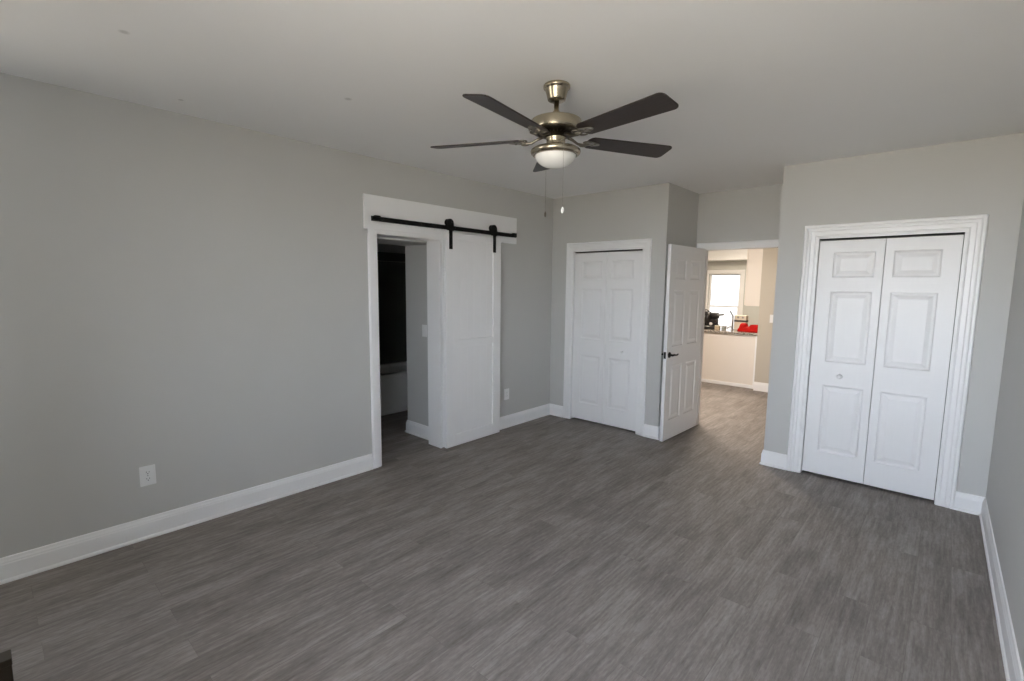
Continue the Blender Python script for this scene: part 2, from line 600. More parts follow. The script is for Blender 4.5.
struct('baseboard_return', b, M_WHITE, 'white baseboard at the wall corner left of the right closet casing', 'baseboard')
b = MB()
base_seg(b, (C2[1] + 0.098, Y3), (xr(Y3), Y3), (0, -1), 0, 1)
struct('baseboard_closet_right', b, M_WHITE, 'short white baseboard between the right closet casing and room corner', 'baseboard')
b = MB()
base_seg(b, (xr(Y3), Y3), (xr(YB), YB), (-1, 0), 1, 0)
struct('baseboard_right', b, M_WHITE, 'white baseboard along the right wall', 'baseboard')
b = MB()
base_seg(b, (-0.17, PY), (PX, PY), (0, -1), 0, -1)
base_seg(b, (PX, PY), (PX, 4.95), (-1, 0), -1, 0)
struct('baseboard_passage', b, M_WHITE, 'white baseboard inside the bathroom passage', 'baseboard')
b = MB()
base_seg(b, (KW, 8.13), (5.0, 8.13), (0, -1), 0, 0)
struct('baseboard_hall', b, M_WHITE, 'white baseboard under the beige wall beyond the doorway', 'baseboard')


# ------------------------------------------------------------------ door casings
def casing(mb, a0, a1, z1, prof, to, zlow=0.0):
    # prof: (outward, proud) loop; to(a, d, z): along the wall, out of the wall, up
    mb.sweep(prof, [lambda o, d: to(a0 - o, d, zlow), lambda o, d: to(a0 - o, d, z1 + o),
                    lambda o, d: to(a1 + o, d, z1 + o), lambda o, d: to(a1 + o, d, zlow)])
    return mb


COLONIAL = [(0.0, 0.0), (0.0, 0.008), (0.010, 0.009), (0.016, 0.012), (0.022, 0.009), (0.044, 0.011), (0.050, 0.016), (0.064, 0.016), (0.068, 0.013), (0.074, 0.019),
            (0.086, 0.019), (0.092, 0.011), (0.092, 0.0)]


def to_y(yw):
    return lambda a, d, z: (a, yw - d, z)


def jamb(mb, a0, a1, z1, y0, y1, t=0.018):
    mb.box(a0 - 0.001, a0 + t, y0, y1, 0, z1).box(a1 - t, a1 + 0.001, y0, y1, 0, z1).box(a0 + t, a1 - t, y0, y1, z1 - t, z1)
    return mb


t2 = jamb(casing(MB(), C1[0] + 0.008, C1[1] - 0.008, C1[2] - 0.006, [(o * 1.08, d * 1.0) for o, d in COLONIAL], to_y(YF)), C1[0], C1[1], C1[2], YF - 0.002, YF + 0.11, 0.010)
struct('trim_2', t2, M_WHITE, 'white moulded casing around the left closet doors', 'door casing')
WIDE = [(o * 1.17, d * 1.1) for o, d in COLONIAL]
t3 = jamb(casing(MB(), C2[0] + 0.006, C2[1] - 0.006, C2[2] - 0.004, WIDE, to_y(Y3)), C2[0], C2[1], C2[2], Y3 - 0.002, Y3 + 0.11, 0.010)
struct('trim_3', t3, M_WHITE, 'white stepped casing around the right closet doors', 'door casing')
FLATC = [(0.0, 0.0), (0.0, 0.010), (0.030, 0.012), (0.052, 0.014), (0.060, 0.018), (0.072, 0.018), (0.078, 0.012), (0.078, 0.0)]
t4 = jamb(casing(MB(), D3[0], D3[1] - 0.002, D3[2] - 0.006, FLATC, to_y(Y2)), D3[0] - 0.016, D3[1] + 0.012, D3[2] + 0.012, Y2 - 0.002, Y2 + 0.132, 0.018)
t4.box(D3[0], D3[0] + 0.012, Y2 + 0.05, Y2 + 0.085, 0, D3[2]).box(D3[1] - 0.018, D3[1] - 0.006, Y2 + 0.05, Y2 + 0.085, 0, D3[2])
struct('trim_4', t4, M_WHITE, 'white casing around the doorway to the kitchen', 'door casing')

# sliding-door opening: jamb, side casings, header board
t5 = MB()
JX = -0.172
t5.box(JX, 0.0, BO0 - 0.001, BO0 + 0.018, 0, BOZ).box(JX, 0.024, BO1 - 0.016, BO1 + 0.001, 0, BOZ).box(JX, 0.0, BO0, BO1, BOZ - 0.004, BOZ + 0.012)
SIDE = [(0, 0), (0, 0.014), (0.030, 0.014), (0.034, 0.020), (0.072, 0.020), (0.082, 0.014), (0.082, 0)]
t5.sweep(SIDE, [lambda o, d: (d, BO0 + 0.004 - o, 0), lambda o, d: (d, BO0 + 0.004 - o, 2.079)])
t5.sweep(SIDE, [lambda o, d: (d, BO1 - 0.004 + o, 0), lambda o, d: (d, BO1 - 0.004 + o, 2.079)])
t5.box(0, 0.016, BO0 - 0.078, BO1 + 0.078, BOZ - 0.002, 2.079)
struct('trim_5', t5, M_WHITE, 'white casing and jamb around the barn door opening', 'door casing')
HB = (2.125, 4.016, 2.079, 2.360)
struct('trim_6', MB().box(0, 0.022, *HB), M_WHITE, 'wide white header board carrying the black sliding rail', 'header board', 0.002)


# ------------------------------------------------------------------ panelled doors
def panel_leaf(mb, w, z0, z1, t, cols, rows, both=False, depth=0.008, ring=0.014, flat=0.010, slope=0.028):
    """A moulded leaf: x 0..w, front face at y=0 (towards -y), back at y=t. cols/rows: spans of the panels."""
    cx = sorted({0.0, w, *[c for s in cols for c in s]})
    cz = sorted({z0, z1, *[r for s in rows for r in s]})

    def face(y, s):
        for i in range(len(cx) - 1):
            for j in range(len(cz) - 1):
                X0, X1, Z0, Z1 = cx[i], cx[i + 1], cz[j], cz[j + 1]
                if (X0, X1) in cols and (Z0, Z1) in rows:
                    rings = [(0, 0), (ring * 0.5, depth * 0.75), (ring, depth), (ring + flat, depth), (ring + flat + slope, 0.001)]
                    vs = []
                    for (k, d) in rings:
                        vs += [(X0 + k, y + s * d, Z0 + k), (X1 - k, y + s * d, Z0 + k), (X1 - k, y + s * d, Z1 - k), (X0 + k, y + s * d, Z1 - k)]
                    fs = []
                    for r in range(len(rings) - 1):
                        for k in range(4):
                            k2 = (k + 1) % 4
                            fs.append((r * 4 + k, r * 4 + k2, (r + 1) * 4 + k2, (r + 1) * 4 + k))
                    e = (len(rings) - 1) * 4
                    fs.append((e, e + 1, e + 2, e + 3))
                    mb.add(vs, fs)
                else:
                    mb.add([(X0, y, Z0), (X1, y, Z0), (X1, y, Z1), (X0, y, Z1)], [(0, 1, 2, 3)])
    face(0.0, 1)
    if both:
        face(t, -1)
    else:
        mb.add([(0, t, z0), (w, t, z0), (w, t, z1), (0, t, z1)], [(0, 1, 2, 3)])
    # edges, cut at the same places as the faces
    for j in range(len(cz) - 1):
        for x in (0.0, w):
            mb.add([(x, 0, cz[j]), (x, t, cz[j]), (x, t, cz[j + 1]), (x, 0, cz[j + 1])], [(0, 1, 2, 3)])
    for i in range(len(cx) - 1):
        for z in (z0, z1):
            mb.add([(cx[i], 0, z), (cx[i], t, z), (cx[i + 1], t, z), (cx[i + 1], 0, z)], [(0, 1, 2, 3)])
    return mb


def weld(o):
    bm = bmesh.new()
    bm.from_mesh(o.data)
    bmesh.ops.remove_doubles(bm, verts=bm.verts, dist=1e-5)
    bmesh.ops.recalc_face_normals(bm, faces=bm.faces)
    bm.to_mesh(o.data)
    bm.free()
    return o


def knob_mb(x, z, r=0.017):
    return MB().lathe([(0.010, 0.0), (0.009, -0.004), (0.007, -0.010), (0.008, -0.016), (r * 0.85, -0.021), (r, -0.027), (r * 0.92, -0.033), (r * 0.55, -0.037),
                       (0.001, -0.038)], (x, 0.0, z), 'y', 24)


def bifold(name, x0, x1, yface, knob_leaf, label, ztop=2.002, kr=0.017):
    root = thing(name, (x0, yface, 0), label, 'closet door', kind='structure')
    gap = 0.004
    W = x1 - x0
    lw = (W - 3 * gap) / 2
    e = ztop - 2.002
    rows = [(0.225, 0.805), (1.005, 1.590 + e / 2), (1.700 + e, 1.905 + e)]
    for k in range(2):
        off = gap + k * (lw + gap)
        mb = panel_leaf(MB(), lw, 0.022, ztop, 0.034, [(0.104, lw - 0.055)] if k == 0 else [(0.055, lw - 0.104)], rows)
        mb.map(lambda x, y, z: (x + off, y, z))
        leaf = weld(mb.build('door_leaf', M_DOOR, root, 0.0015, 1))
        if k == knob_leaf:
            knob_mb(off + lw / 2 + (0.012 if k else -0.0), 0.895, kr).build('knob', M_WHITE, leaf)
    MB().box(0.0, W, 0.006, 0.030, ztop + 0.010, ztop + 0.028).build('track', M_BLACK, root)
    return root


bifold('door_1', C1[0] + 0.010, C1[1] - 0.010, YF + 0.022, 1, 'pair of white panelled bifold closet doors between barn door and open door')
bifold('door_2', C2[0] + 0.010, C2[1] - 0.010, Y3 + 0.020, 0, 'pair of white panelled bifold closet doors nearest the right wall', 2.014, 0.020)

# the open six-panel door (hinged on the left jamb, swung into the room)
hinge = Vector((1.5490, 5.455, 0))
latch = Vector((1.5300, 4.600, 0))
dv = latch - hinge
door_len = dv.length
ang = math.atan2(dv.y, dv.x)
d3 = thing('door_3', hinge, 'open white six-panel door with a black lever handle', 'door', ang, kind='structure')
# local: x from hinge to latch, front (y=0) must look towards +x world
rows6 = [(0.225, 0.805), (1.005, 1.590), (1.700, 1.905)]
sw = 0.112
mid = 0.104
pw = (door_len - 2 * sw - mid) / 2
cols6 = [(sw, sw + pw), (sw + pw + mid, door_len - sw)]
mb = panel_leaf(MB(), door_len, 0.018, 2.046, 0.035, cols6, rows6, both=True)
# world +x side: rotate so that local +y is world +x side; flip y
mb.map(lambda x, y, z: (x, -y + 0.035, z))
slab = weld(mb.build('door_slab', M_DOOR, d3, 0.0015, 1))
for side in (1, -1):
    yb = 0.035 if side == 1 else 0.0
    hs = MB()
    hx, hz = door_len - 0.062, 0.925
    hs.lathe([(0.030, 0.0), (0.030, 0.004), (0.026, 0.009), (0.013, 0.011), (0.011, 0.030), (0.012, 0.044), (0.001, 0.047)], (0, 0, 0), 'y', 28)
    hs.tube([(0, 0.040, 0), (-0.030, 0.042, 0.002), (-0.060, 0.044, -0.003), (-0.090, 0.045, -0.004), (-0.112, 0.044, 0.004)],
            [0.011, 0.0105, 0.0085, 0.0075, 0.0065], 12)
    hs.map(lambda x, y, z: (x + hx, yb + side * y, z + hz))
    hs.build('lever_handle', M_BLACK, slab)
MB().box(door_len - 0.001, door_len + 0.0018, 0.006, 0.029, 0.890, 0.960).box(door_len, door_len + 0.010, 0.012, 0.023, 0.917, 0.933).build('latch_plate', M_BLACK, slab, 0.001)
for hz in (0.25, 1.05, 1.82):
    MB().lathe([(0.006, hz - 0.045), (0.006, hz + 0.045)], (-0.004, -0.006, 0), 'z', 14).build('hinge', M_BLACK, d3)


# ------------------------------------------------------------------ sliding barn door and rail
bd = thing('door_4', (0.058, 2.932, 0), 'white two-panel sliding barn door hanging on the black rail', 'barn door', kind='structure')
BWID, BZ0, BZ1, BT = 0.758, 0.010, 2.112, 0.036
ST, ZM0, ZM1, ZB, ZT = 0.112, 1.005, 1.080, 0.126, 2.050
fr = MB()
fr.box(0, BT, 0, ST, BZ0, BZ1).box(0, BT, BWID - ST, BWID, BZ0, BZ1)
fr.box(0, BT, ST, BWID - ST, BZ0, ZB).box(0, BT, ST, BWID - ST, ZM0, ZM1).box(0, BT, ST, BWID - ST, ZT, BZ1)
fr.build('door_frame', M_WHITE, bd, 0.002, 1)


def beadboard(z0, z1):
    mb = MB()
    n = 6
    y0, y1 = ST - 0.004, BWID - ST + 0.004
    step = (y1 - y0) / n
    pts = [(0.006, y0)]
    for k in range(n):
        a, bq = y0 + k * step, y0 + (k + 1) * step
        pts += [(0.021, a + (0.0018 if k else 0)), (0.021, bq - (0.0018 if k < n - 1 else 0))]
        if k < n - 1:
            pts += [(0.0198, bq)]
    pts += [(0.006, y1)]
    mb.prism(pts, z0, z1)
    return mb


beadboard(ZB - 0.003, ZM0 + 0.003).build('beadboard_panel', M_WHITE, bd)
beadboard(ZM1 - 0.003, ZT + 0.003).build('beadboard_panel', M_WHITE, bd)
for yh in (2.993 - 2.932, 3.588 - 2.932):
    hm = MB()
    hm.box(0.0365, 0.0415, yh - 0.021, yh + 0.021, 1.958, 2.135)
    hg = hm.build('hanger_strap', M_BLACK, bd, 0.002, 2)
    hood = [(yh - 0.043, 2.132), (yh + 0.043, 2.132), (yh + 0.043, 2.205)]
    for q in range(1, 8):
        t = q / 8 * math.pi
        hood.append((yh + 0.043 * math.cos(t), 2.205 + 0.038 * math.sin(t)))
    hood.append((yh - 0.043, 2.205))
    hd = MB()
    hd.prism(hood, 0.0285, 0.0345).map(lambda x, y, z: (z, x, y))
    hd.box(0.0345, 0.0365, yh - 0.021, yh + 0.021, 2.10, 2.150)
    hd.build('hanger_hood', M_BLACK, hg, 0.001, 1)
    MB().lathe([(0.012, -0.020), (0.034, -0.018), (0.034, -0.013), (0.027, -0.011), (0.027, 0.013), (0.034, 0.015), (0.034, 0.020), (0.012, 0.028)], (0.004, yh, 2.209), 'x', 36).build('roller_wheel', M_BLACK, hg)
    MB().lathe([(0.011, 0.0345), (0.011, 0.042), (0.001, 0.045)], (0.0, yh, 2.205), 'x', 6).build('axle_nut', M_BLACK, hg)
    for zb in (1.985, 2.075):
        MB().lathe([(0.009, 0.042), (0.009, 0.047), (0.006, 0.050), (0.001, 0.051)], (0.0, yh, zb), 'x', 14).build('bolt', M_BLACK, hg)

rl = thing('sliding_rail', (0.022, 2.162, 2.161), 'long black flat steel rail above the sliding barn door', 'sliding rail')
RLEN = 3.965 - 2.162
MB().box(0.036, 0.044, 0.0, RLEN, -0.020, 0.020).build('rail_bar', M_BLACK, rl, 0.002, 1)
for k in range(5):
    y = 0.10 + k * (RLEN - 0.2) / 4
    MB().lathe([(0.013, 0.0), (0.013, 0.037)], (0, y, 0), 'x', 20).build('spacer', M_BLACK, rl)
    MB().lathe([(0.011, 0.043), (0.011, 0.050), (0.001, 0.052)], (0, y, 0), 'x', 6).build('bolt', M_BLACK, rl)
for y in (0.055, RLEN - 0.035):
    st = MB()
    st.box(0.028, 0.058, y - 0.026, y + 0.026, -0.016, 0.027)
    if y < 1.0:
        st.lathe([(0.014, y - 0.052), (0.014, y + 0.052)], (0.050, 0, 0.004), 'y', 18)
    st.build('end_stop', M_BLACK, rl, 0.003, 2)

# ------------------------------------------------------------------ ceiling fan
FX, FY = 2.041, 2.054
fan = thing('ceiling_fan', (FX, FY, H), 'five-blade ceiling fan with dark blades, brass housing and glass bowl', 'ceiling fan')


def fz(z):
    return z - H


MB().lathe([(0.067, 0.0), (0.070, fz(2.663)), (0.070, fz(2.650)), (0.063, fz(2.647)), (0.061, fz(2.643)), (0.058, fz(2.634)), (0.048, fz(2.596)), (0.046, fz(2.590)),
            (0.038, fz(2.586)), (0.012, fz(2.585))], (0, 0, 0), 'z', 48).build('canopy', M_BRASS, fan)
MB().lathe([(0.0135, fz(2.590)), (0.0135, fz(2.540)), (0.018, fz(2.535)), (0.024, fz(2.512)), (0.027, fz(2.490)), (0.027, fz(2.486))], (0, 0, 0), 'z', 28).build('downrod', M_BRASS, fan)
motor = MB().lathe([(0.020, fz(2.494)), (0.100, fz(2.493)), (0.126, fz(2.490)), (0.132, fz(2.486)), (0.134, fz(2.480)), (0.134, fz(2.440)), (0.132, fz(2.434)),
                    (0.124, fz(2.430))], (0, 0, 0), 'z', 64).build('motor_housing', M_BRASS, fan)
MB().lathe([(0.123, fz(2.432)), (0.117, fz(2.426)), (0.095, fz(2.418)), (0.080, fz(2.412)), (0.045, fz(2.404))], (0, 0, 0), 'z', 64).build('motor_vent', M_DKMETAL, fan)
vb = MB()
for k in range(30):
    a = 2 * math.pi * k / 30
    ca, sa = math.cos(a), math.sin(a)
    vb.tube([(0.117 * ca, 0.117 * sa, fz(2.4265)), (0.096 * ca, 0.096 * sa, fz(2.4190)), (0.082 * ca, 0.082 * sa, fz(2.4135))], 0.0024, 6)
vb.build('vent_rib', M_DKMETAL, motor)
MB().lathe([(0.044, fz(2.408)), (0.053, fz(2.404)), (0.054, fz(2.396)), (0.050, fz(2.392)), (0.050, fz(2.362)), (0.053, fz(2.356)), (0.056, fz(2.346))],
           (0, 0, 0), 'z', 48).build('switch_housing', M_BRASS, fan)
MB().lathe([(0.050, fz(2.352)), (0.100, fz(2.349)), (0.122, fz(2.343)), (0.131, fz(2.336)), (0.133, fz(2.328)), (0.130, fz(2.319)), (0.122, fz(2.311)), (0.112, fz(2.307)), (0.108, fz(2.315))],
           (0, 0, 0), 'z', 64).build('light_fitter', M_BRASS, fan)
bowl = [(0.109, fz(2.318))]
for k in range(1, 13):
    t = k / 12 * R90
    bowl.append((max(0.001, 0.109 * math.cos(t)), fz(2.312) - 0.068 * math.sin(t)))
MB().lathe(bowl, (0, 0, 0), 'z', 56).build('glass_bowl', M_FROST, fan)
TH0 = 6.111
ZBL = 2.397
for k in range(5):
    a = TH0 + k * 2 * math.pi / 5
    ca, sa = math.cos(a), math.sin(a)
    tilt = math.radians(-12)

    def place(x, y, z, ca=ca, sa=sa):
        # pitch about the blade's own axis, then turn about the fan's axis
        y2, z2 = y * math.cos(tilt) - z * math.sin(tilt), y * math.sin(tilt) + z * math.cos(tilt)
        return (x * ca - y2 * sa, x * sa + y2 * ca, z2 + fz(ZBL))
    out = []
    r0, r1, w0, w1 = 0.180, 0.706, 0.056, 0.071
    for q in range(7):                                   # rounded root
        t = math.pi / 2 + math.pi * q / 6
        out.append((r0 + 0.030 + 0.030 * math.cos(t), w0 * math.sin(t)))
    cr = 0.030                                           # rounded tip corners
    for q in range(5):
        t = -R90 + R90 * q / 4
        out.append((r1 - cr + cr * math.cos(t), -w1 + cr + cr * math.sin(t)))
    for q in range(5):
        t = R90 * q / 4
        out.append((r1 - cr + cr * math.cos(t), w1 - cr + cr * math.sin(t)))
    bl = MB().prism(out, -0.0035, 0.0035)
    # own frame for the grain: build along local x and turn the object itself
    bl.map(lambda x, y, z: (x, y * math.cos(tilt) - z * math.sin(tilt), y * math.sin(tilt) + z * math.cos(tilt)))
    blade = bl.build('blade', M_BLADE, fan, 0.0015, 1)
    blade.location = (0, 0, fz(ZBL))
    blade.rotation_euler = (0, 0, a)
    ir = MB()
    # iron: two curved arms from the hub to a scrolled plate under the blade
    ir.tube([(0.070, 0.0, 0.012), (0.100, 0, 0.002), (0.130, 0, -0.014), (0.160, 0, -0.016), (0.190, 0, -0.010)], [0.008, 0.007, 0.0065, 0.007, 0.008], 12)
    pl = []
    for q in range(24):
        t = 2 * math.pi * q / 24
        rr = 0.036 + 0.005 * math.cos(3 * t)
        pl.append((0.212 + 1.25 * rr * math.cos(t), rr * math.sin(t)))
    ir.prism(pl, -0.0085, -0.0040)
    for s in (-1, 1):
        arc = []
        for q in range(12):
            t = math.pi * 1.6 * q / 11
            arc.append((0.176 + 0.022 * math.cos(t + 0.4), s * (0.026 + 0.020 * math.sin(t + 0.4)), -0.010))
        ir.tube(arc, 0.0042, 8)
    for (sx, sy) in ((0.195, 0.0), (0.226, 0.018), (0.226, -0.018)):
        ir.lathe([(0.007, -0.0085), (0.006, -0.012), (0.001, -0.013)], (sx, sy, 0), 'z', 12)
    iron = ir.build('blade_iron', M_IRON, blade)
# pull chains
for (dx, dy, ztop, zend, matr, fob) in ((0.030, 0.026, 2.386, 2.018, M_PLATE, 0.0085), (-0.070, 0.012, 2.345, 2.036, M_IRON, 0.006)):
    ch = MB()
    if dx > 0:
        ch.tube([(0.043, -0.027, fz(2.372)), (0.106, -0.076, fz(2.360)), (0.115, -0.084, fz(2.345))], 0.0011, 6)
        px, py = 0.115, -0.084
    else:
        px, py = -0.121, 0.073
        ch.tube([(-0.040, 0.026, fz(2.372)), (-0.108, 0.066, fz(2.360)), (px, py, fz(2.345))], 0.0011, 6)
    z = fz(2.345)
    while z > fz(zend):
        ch.lathe([(0.0003, z), (0.0011, z - 0.0013), (0.0003, z - 0.0026)], (px, py, 0), 'z', 6)
        z -= 0.0030
    c = ch.build('pull_chain', M_IRON, fan)
    fb = MB()
    zf = fz(zend)
    fb.lathe([(0.001, zf + 0.004), (fob * 0.5, zf + 0.001), (fob, zf - 0.010), (fob * 0.95, zf - 0.020), (fob * 0.4, zf - 0.028), (0.001, zf - 0.029)], (px, py, 0), 'z', 20)
    f = fb.build('pull_knob', matr, c)
    f['label'] = 'white pull chain knob' if dx > 0 else 'small dark pull chain fob'


# ------------------------------------------------------------------ outlets and switches (local: plate in xz, facing -y)
def plate_mb(w, h):
    return MB().box(-w / 2, w / 2, -0.006, 0.0, -h / 2, h / 2)


def make_outlet(loc, rz, label, w=0.083, h=0.128, group='wall outlets'):
    r = thing('wall_outlet', loc, label, 'outlet', rz, group)
    plate_mb(w, h).build('cover_plate', M_PLATE, r, 0.003, 2)
    for dz in (0.021, -0.021):
        pts = []
        for q in range(20):
            t = 2 * math.pi * q / 20
            pts.append((0.0175 * math.cos(t), max(-0.0135, min(0.0135, 0.0175 * math.sin(t)))))
        s = MB().prism(pts, 0, 0.0015)
        s.map(lambda x, y, z: (x, -0.006 - z, y + dz))
        so = s.build('socket', M_PLATE, r)
        sl = MB()
        sl.box(-0.0085, -0.0060, -0.0078, -0.0074, dz - 0.001, dz + 0.008).box(0.0060, 0.0085, -0.0078, -0.0074, dz - 0.001, dz + 0.007)
        sl.lathe([(0.0028, -0.0074), (0.0028, -0.0078)], (0, 0, dz - 0.008), 'y', 10)
        sl.build('socket_slots', M_SLOT, so)
    MB().lathe([(0.0035, -0.006), (0.003, -0.0072), (0.001, -0.0074)], (0, 0, 0), 'y', 12).build('screw', M_STEEL, r)
    return r


make_outlet((0.0, 0.562, 0.405), R90, 'white double wall outlet low on the long left wall above its baseboard')
make_outlet((0.0, 3.895, 0.388), R90, 'white wall outlet between the barn door and the room corner')


def make_switch(loc, rz, label, w=0.078, h=0.125):
    r = thing('light_switch', loc, label, 'light switch', rz, 'light switches')
    plate_mb(w, h).build('cover_plate', M_PLATE, r, 0.003, 2)
    MB().box(-0.0165, 0.0165, -0.0085, -0.006, -0.033, 0.033).build('rocker', M_PLATE, r, 0.0015, 2)
    for dz in (0.046, -0.046):
        MB().lathe([(0.003, -0.006), (0.0025, -0.0070), (0.001, -0.0072)], (0, 0, dz), 'y', 10).build('screw', M_PLATE, r)
    return r


make_switch((-0.340, PY, 1.145), 0, 'white light switch on the bathroom passage wall beside the barn door')
make_switch((1.655, 8.13, 1.150), 0, 'white light switch on the beige wall beyond the open doorway')

# ------------------------------------------------------------------ bathtub
tub = thing('bathtub', (-1.44, 3.2, 0), 'white bathtub in the dark bathroom behind the barn door opening', 'bathtub')
ap = MB()
ap.box(-0.04, 0.0, -0.02, 1.70, 0.0, 0.46)
ap.box(-0.01, 0.010, -0.02, 1.70, 0.0, 0.05)
ap.build('apron', M_TUB, tub, 0.008, 3)
rim = MB()
rim.box(-0.10, 0.012, -0.02, 1.70, 0.455, 0.505).box(-0.76, -0.68, -0.02, 1.70, 0.455, 0.505)
rim.box(-0.68, -0.10, -0.02, 0.08, 0.455, 0.505).box(-0.68, -0.10, 1.60, 1.70, 0.455, 0.505)
rim.build('rim', M_TUB, tub, 0.012, 3)
bs = MB()
bs.add([(-0.68, 0.08, 0.46), (-0.10, 0.08, 0.46), (-0.10, 1.60, 0.46), (-0.68, 1.60, 0.46), (-0.60, 0.20, 0.10), (-0.18, 0.20, 0.10), (-0.18, 1.45, 0.10), (-0.60, 1.45, 0.10)],
       [(0, 1, 5, 4), (1, 2, 6, 5), (2, 3, 7, 6), (3, 0, 4, 7), (4, 5, 6, 7)])
bs.build('basin', M_TUB, tub)

# ------------------------------------------------------------------ kitchen seen through the doorway
pen = thing('kitchen_peninsula', (0, 8.24, 0), 'cream kitchen peninsula cabinet seen through the doorway', 'kitchen cabinet')
MB().box(-1.6, 1.425, 0, 0.60, 0.0, 0.864).build('cabinet_body', M_CAB, pen, 0.003, 1)
MB().box(-1.6, 1.415, -0.014, 0.0, 0.0, 0.055).build('toe_trim', M_WHITE, pen, 0.003, 1)
MB().box(1.405, 1.445, -0.018, 0.0, 0.0, 0.864).build('corner_trim', M_WHITE, pen, 0.003, 1)
tag(MB().box(-1.65, 1.450, 8.205, 8.87, 0.864, 0.900).build('countertop', M_GRANITE, None, 0.004, 2),
    'speckled granite countertop on the cream peninsula', 'countertop')

uc = thing('upper_cabinet', (1.455, 8.26, 1.33), 'cream upper wall cabinet hanging right of the kitchen window', 'kitchen cabinet')
MB().box(-0.245, -0.001, 0.0, 0.90, 0.0, 1.10).build('cabinet_body', M_CAB, uc, 0.003, 1)
for k in range(2):
    dm = panel_leaf(MB(), 0.435, 0.012, 1.088, 0.018, [(0.06, 0.375)], [(0.075, 1.025)], depth=0.005, ring=0.008, flat=0.03, slope=0.02)
    dm.map(lambda x, y, z: (-0.268 + y, 0.012 + k * 0.440 + x, z))
    cd = weld(dm.build('cabinet_door', M_CAB, uc))
    MB().lathe([(0.005, -0.268), (0.005, -0.280), (0.011, -0.288), (0.001, -0.293)], (0, (0.40 if k == 0 else 0.49), 0.10), 'x', 14).build('knob', M_STEEL, cd)

# kitchen window
win = thing('window_1', ((KX0 + KX1) / 2, YK, KZ0), 'bright white double-hung kitchen window above the counter', 'window', kind='structure')
ww, wh = KX1 - KX0, KZ1 - KZ0
WPROF = [(0, 0), (0, 0.012), (0.03, 0.016), (0.06, 0.018), (0.085, 0.018), (0.085, 0)]
cs = MB()
casing(cs, -ww / 2, ww / 2, wh, WPROF, lambda a, d, z: (a, -d, z), 0.0)
cs.box(-ww / 2 - 0.11, ww / 2 + 0.11, -0.05, 0.02, -0.03, 0.0)
cs.build('window_casing', M_WHITE, win)


def sash(z0, z1, y):
    m = MB()
    t = 0.036
    m.box(-ww / 2, -ww / 2 + t, y, y + 0.03, z0, z1).box(ww / 2 - t, ww / 2, y, y + 0.03, z0, z1)
    m.box(-ww / 2 + t, ww / 2 - t, y, y + 0.03, z0, z0 + t * 0.8).box(-ww / 2 + t, ww / 2 - t, y, y + 0.03, z1 - t * 0.8, z1)
    s = m.build('sash', M_WHITE, win)
    MB().box(-ww / 2 + t, ww / 2 - t, y + 0.013, y + 0.017, z0 + t * 0.8, z1 - t * 0.8).build('pane', M_GLASS, s)


ZMR = 1.205 - KZ0
sash(0.0, ZMR + 0.014, 0.03)
sash(ZMR - 0.014, wh, 0.065)

# --- things on the peninsula
CT = 0.9005
ms = thing('miter_saw', (0.56, 8.52, CT), 'black bench saw with a grey handle standing on the peninsula', 'power tool')
bm_ = MB()
bm_.box(-0.20, 0.135, -0.12, 0.14, 0.0, 0.035)
bm_.box(-0.22, 0.145, 0.02, 0.05, 0.035, 0.085)
bm_.build('saw_base', M_TOOL, ms, 0.006, 2)
MB().lathe([(0.10, 0.035), (0.10, 0.050), (0.095, 0.054)], (-0.02, 0.0, 0), 'z', 32).build('turntable', M_STEEL, ms)
MB().box(-0.13, 0.118, 0.00, 0.11, 0.034, 0.175).build('gear_housing', M_TOOL, ms, 0.02, 3)
g = MB()
g.lathe([(0.010, -0.030), (0.105, -0.028), (0.112, -0.018), (0.112, 0.018), (0.105, 0.028), (0.010, 0.030)], (-0.01, -0.01, 0.185), 'x', 36)
g.build('blade_guard', M_TOOL, ms)
mo = MB()
mo.lathe([(0.030, 0.0), (0.052, 0.010), (0.055, 0.05), (0.055, 0.115), (0.042, 0.130), (0.010, 0.134)], (0.015, 0.02, 0.230), 'x', 28)
mo.box(-0.14, -0.03, -0.03, 0.06, 0.225, 0.300)
mo.build('motor', M_TOOL, ms, 0.004, 2)
MB().lathe([(0.028, 0.0), (0.026, -0.006), (0.012, -0.010), (0.001, -0.011)], (0.062, -0.105, 0.095), 'y', 24).build('dial', M_PLATE, ms)
MB().tube([(0.11, -0.01, 0.245), (0.165, -0.02, 0.250), (0.245, -0.035, 0.262)], [0.013, 0.016, 0.015], 14).build('grip_handle', M_GREYPL, ms)
MB().tube([(-0.10, 0.07, 0.0), (-0.10, 0.075, 0.16), (-0.06, 0.05, 0.24), (0.0, 0.01, 0.26)], [0.03, 0.026, 0.022, 0.02], 14).build('pivot_arm', M_TOOL, ms)
MB().tube([(-0.15, 0.0, 0.30), (-0.12, 0.0, 0.325), (-0.05, 0.0, 0.328), (-0.02, 0.0, 0.30)], 0.011, 12).build('carry_handle', M_TOOL, ms)
MB().tube([(0.10, -0.02, 0.11), (0.13, -0.04, 0.112), (0.155, -0.055, 0.112)], [0.007, 0.007, 0.011], 10).build('clamp_lever', M_TOOL, ms)

tb = thing('small_box', (0.745, 8.40, CT), 'small tan cardboard box beside the black saw', 'box')
MB().box(-0.038, 0.038, -0.03, 0.03, 0.0, 0.070).build('box_body', M_TAN, tb, 0.002, 1)
MB().box(-0.040, 0.040, -0.032, 0.032, 0.062, 0.074).build('box_lid', M_CARTON, tb, 0.002, 1)
tn = thing('small_tin', (0.838, 8.44, CT), 'small square grey green tin next to the tan box', 'tin')
MB().box(-0.032, 0.032, -0.032, 0.032, 0.0, 0.060).build('tin_body', M_TIN, tn, 0.005, 3)
MB().box(-0.034, 0.034, -0.034, 0.034, 0.054, 0.070).build('tin_lid', M_STEEL, tn, 0.004, 2)

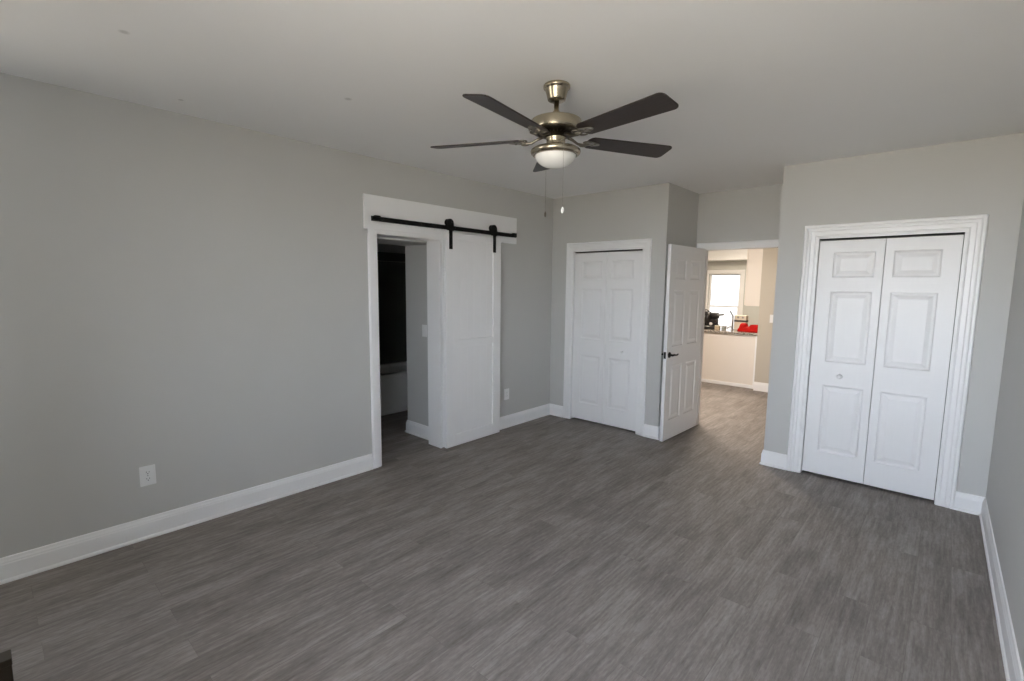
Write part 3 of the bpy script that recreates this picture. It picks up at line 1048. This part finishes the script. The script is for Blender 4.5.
fa = thing('faucet', (0.935, 8.56, CT), 'slim grey faucet with a slanted lever in front of the window', 'faucet')
MB().lathe([(0.028, 0.0), (0.028, 0.006), (0.018, 0.012)], (0, 0, 0), 'z', 24).build('faucet_base', M_STEEL, fa)
MB().tube([(0, 0, 0.008), (0, 0, 0.14), (0, 0, 0.242)], [0.015, 0.013, 0.012], 16).build('faucet_body', M_STEEL, fa)
MB().tube([(0, 0, 0.238), (-0.022, 0, 0.275), (-0.052, -0.01, 0.330)], [0.011, 0.011, 0.010], 12).build('lever', M_GREYPL, fa)
MB().tube([(0, 0, 0.05), (-0.02, -0.06, 0.056), (-0.035, -0.11, 0.050), (-0.038, -0.12, 0.025)], [0.010, 0.009, 0.009, 0.009], 12).build('spout', M_STEEL, fa)

ct = thing('carton', (1.030, 8.70, CT), 'cream carton with a black band behind the red tool bag', 'carton')
MB().box(-0.095, 0.095, -0.06, 0.06, 0.0, 0.250).build('carton_body', M_CARTON, ct, 0.003, 1)
MB().box(-0.0965, 0.0965, -0.0615, 0.0615, 0.140, 0.170).build('band', M_TOOL, ct)
for sx in (-0.035, 0.042):
    MB().lathe([(0.017, -0.060), (0.017, -0.0625)], (sx, 0, 0.215), 'y', 18).build('printed_dot', M_TIN, ct)

rb = thing('tool_bag', (1.255, 8.44, CT), 'red soft tool bag lying on the peninsula against the beige wall', 'tool bag')


def lump(cx, w, d, h, mbx):
    nx, nz = 16, 8
    prof = []
    for k in range(nz + 1):
        t = k / nz * R90
        prof.append((math.cos(t) ** 0.55 if k < nz else 0.02, math.sin(t) ** 0.8))
    vs, fs = [], []
    for (r, z) in prof:
        for q in range(nx):
            t = 2 * math.pi * q / nx
            c, s = math.cos(t), math.sin(t)
            c = math.copysign(abs(c) ** 0.55, c)
            s = math.copysign(abs(s) ** 0.55, s)
            vs.append((cx + w / 2 * r * c, d / 2 * r * s, h * z))
    for k in range(nz):
        for q in range(nx):
            fs.append((k * nx + q, k * nx + (q + 1) % nx, (k + 1) * nx + (q + 1) % nx, (k + 1) * nx + q))
    fs.append(tuple(reversed(range(nx))))
    fs.append(tuple(nz * nx + q for q in range(nx)))
    return mbx.add(vs, fs, True)


bag = MB()
lump(-0.02, 0.34, 0.20, 0.085, bag)
lump(-0.100, 0.13, 0.18, 0.140, bag)
lump(0.075, 0.19, 0.19, 0.122, bag)
bag.build('bag_body', M_RED, rb)
MB().tube([(0.0, -0.06, 0.085), (0.02, -0.06, 0.112), (0.055, -0.05, 0.118)], 0.006, 8).build('handle_strap', M_RED, rb)

# dark box at the bottom left edge of the view
db = thing('cardboard_box', (1.088, -0.093, 0), 'narrow dark brown box on the floor at the bottom left corner of the photo', 'box')
MB().box(-0.070, -0.002, -0.200, -0.002, 0.0, 0.152).build('box_body', M_BROWN, db, 0.002, 1)
MB().box(-0.072, 0.0, -0.202, 0.0, 0.138, 0.166).build('box_lid', M_BROWN, db, 0.002, 1)
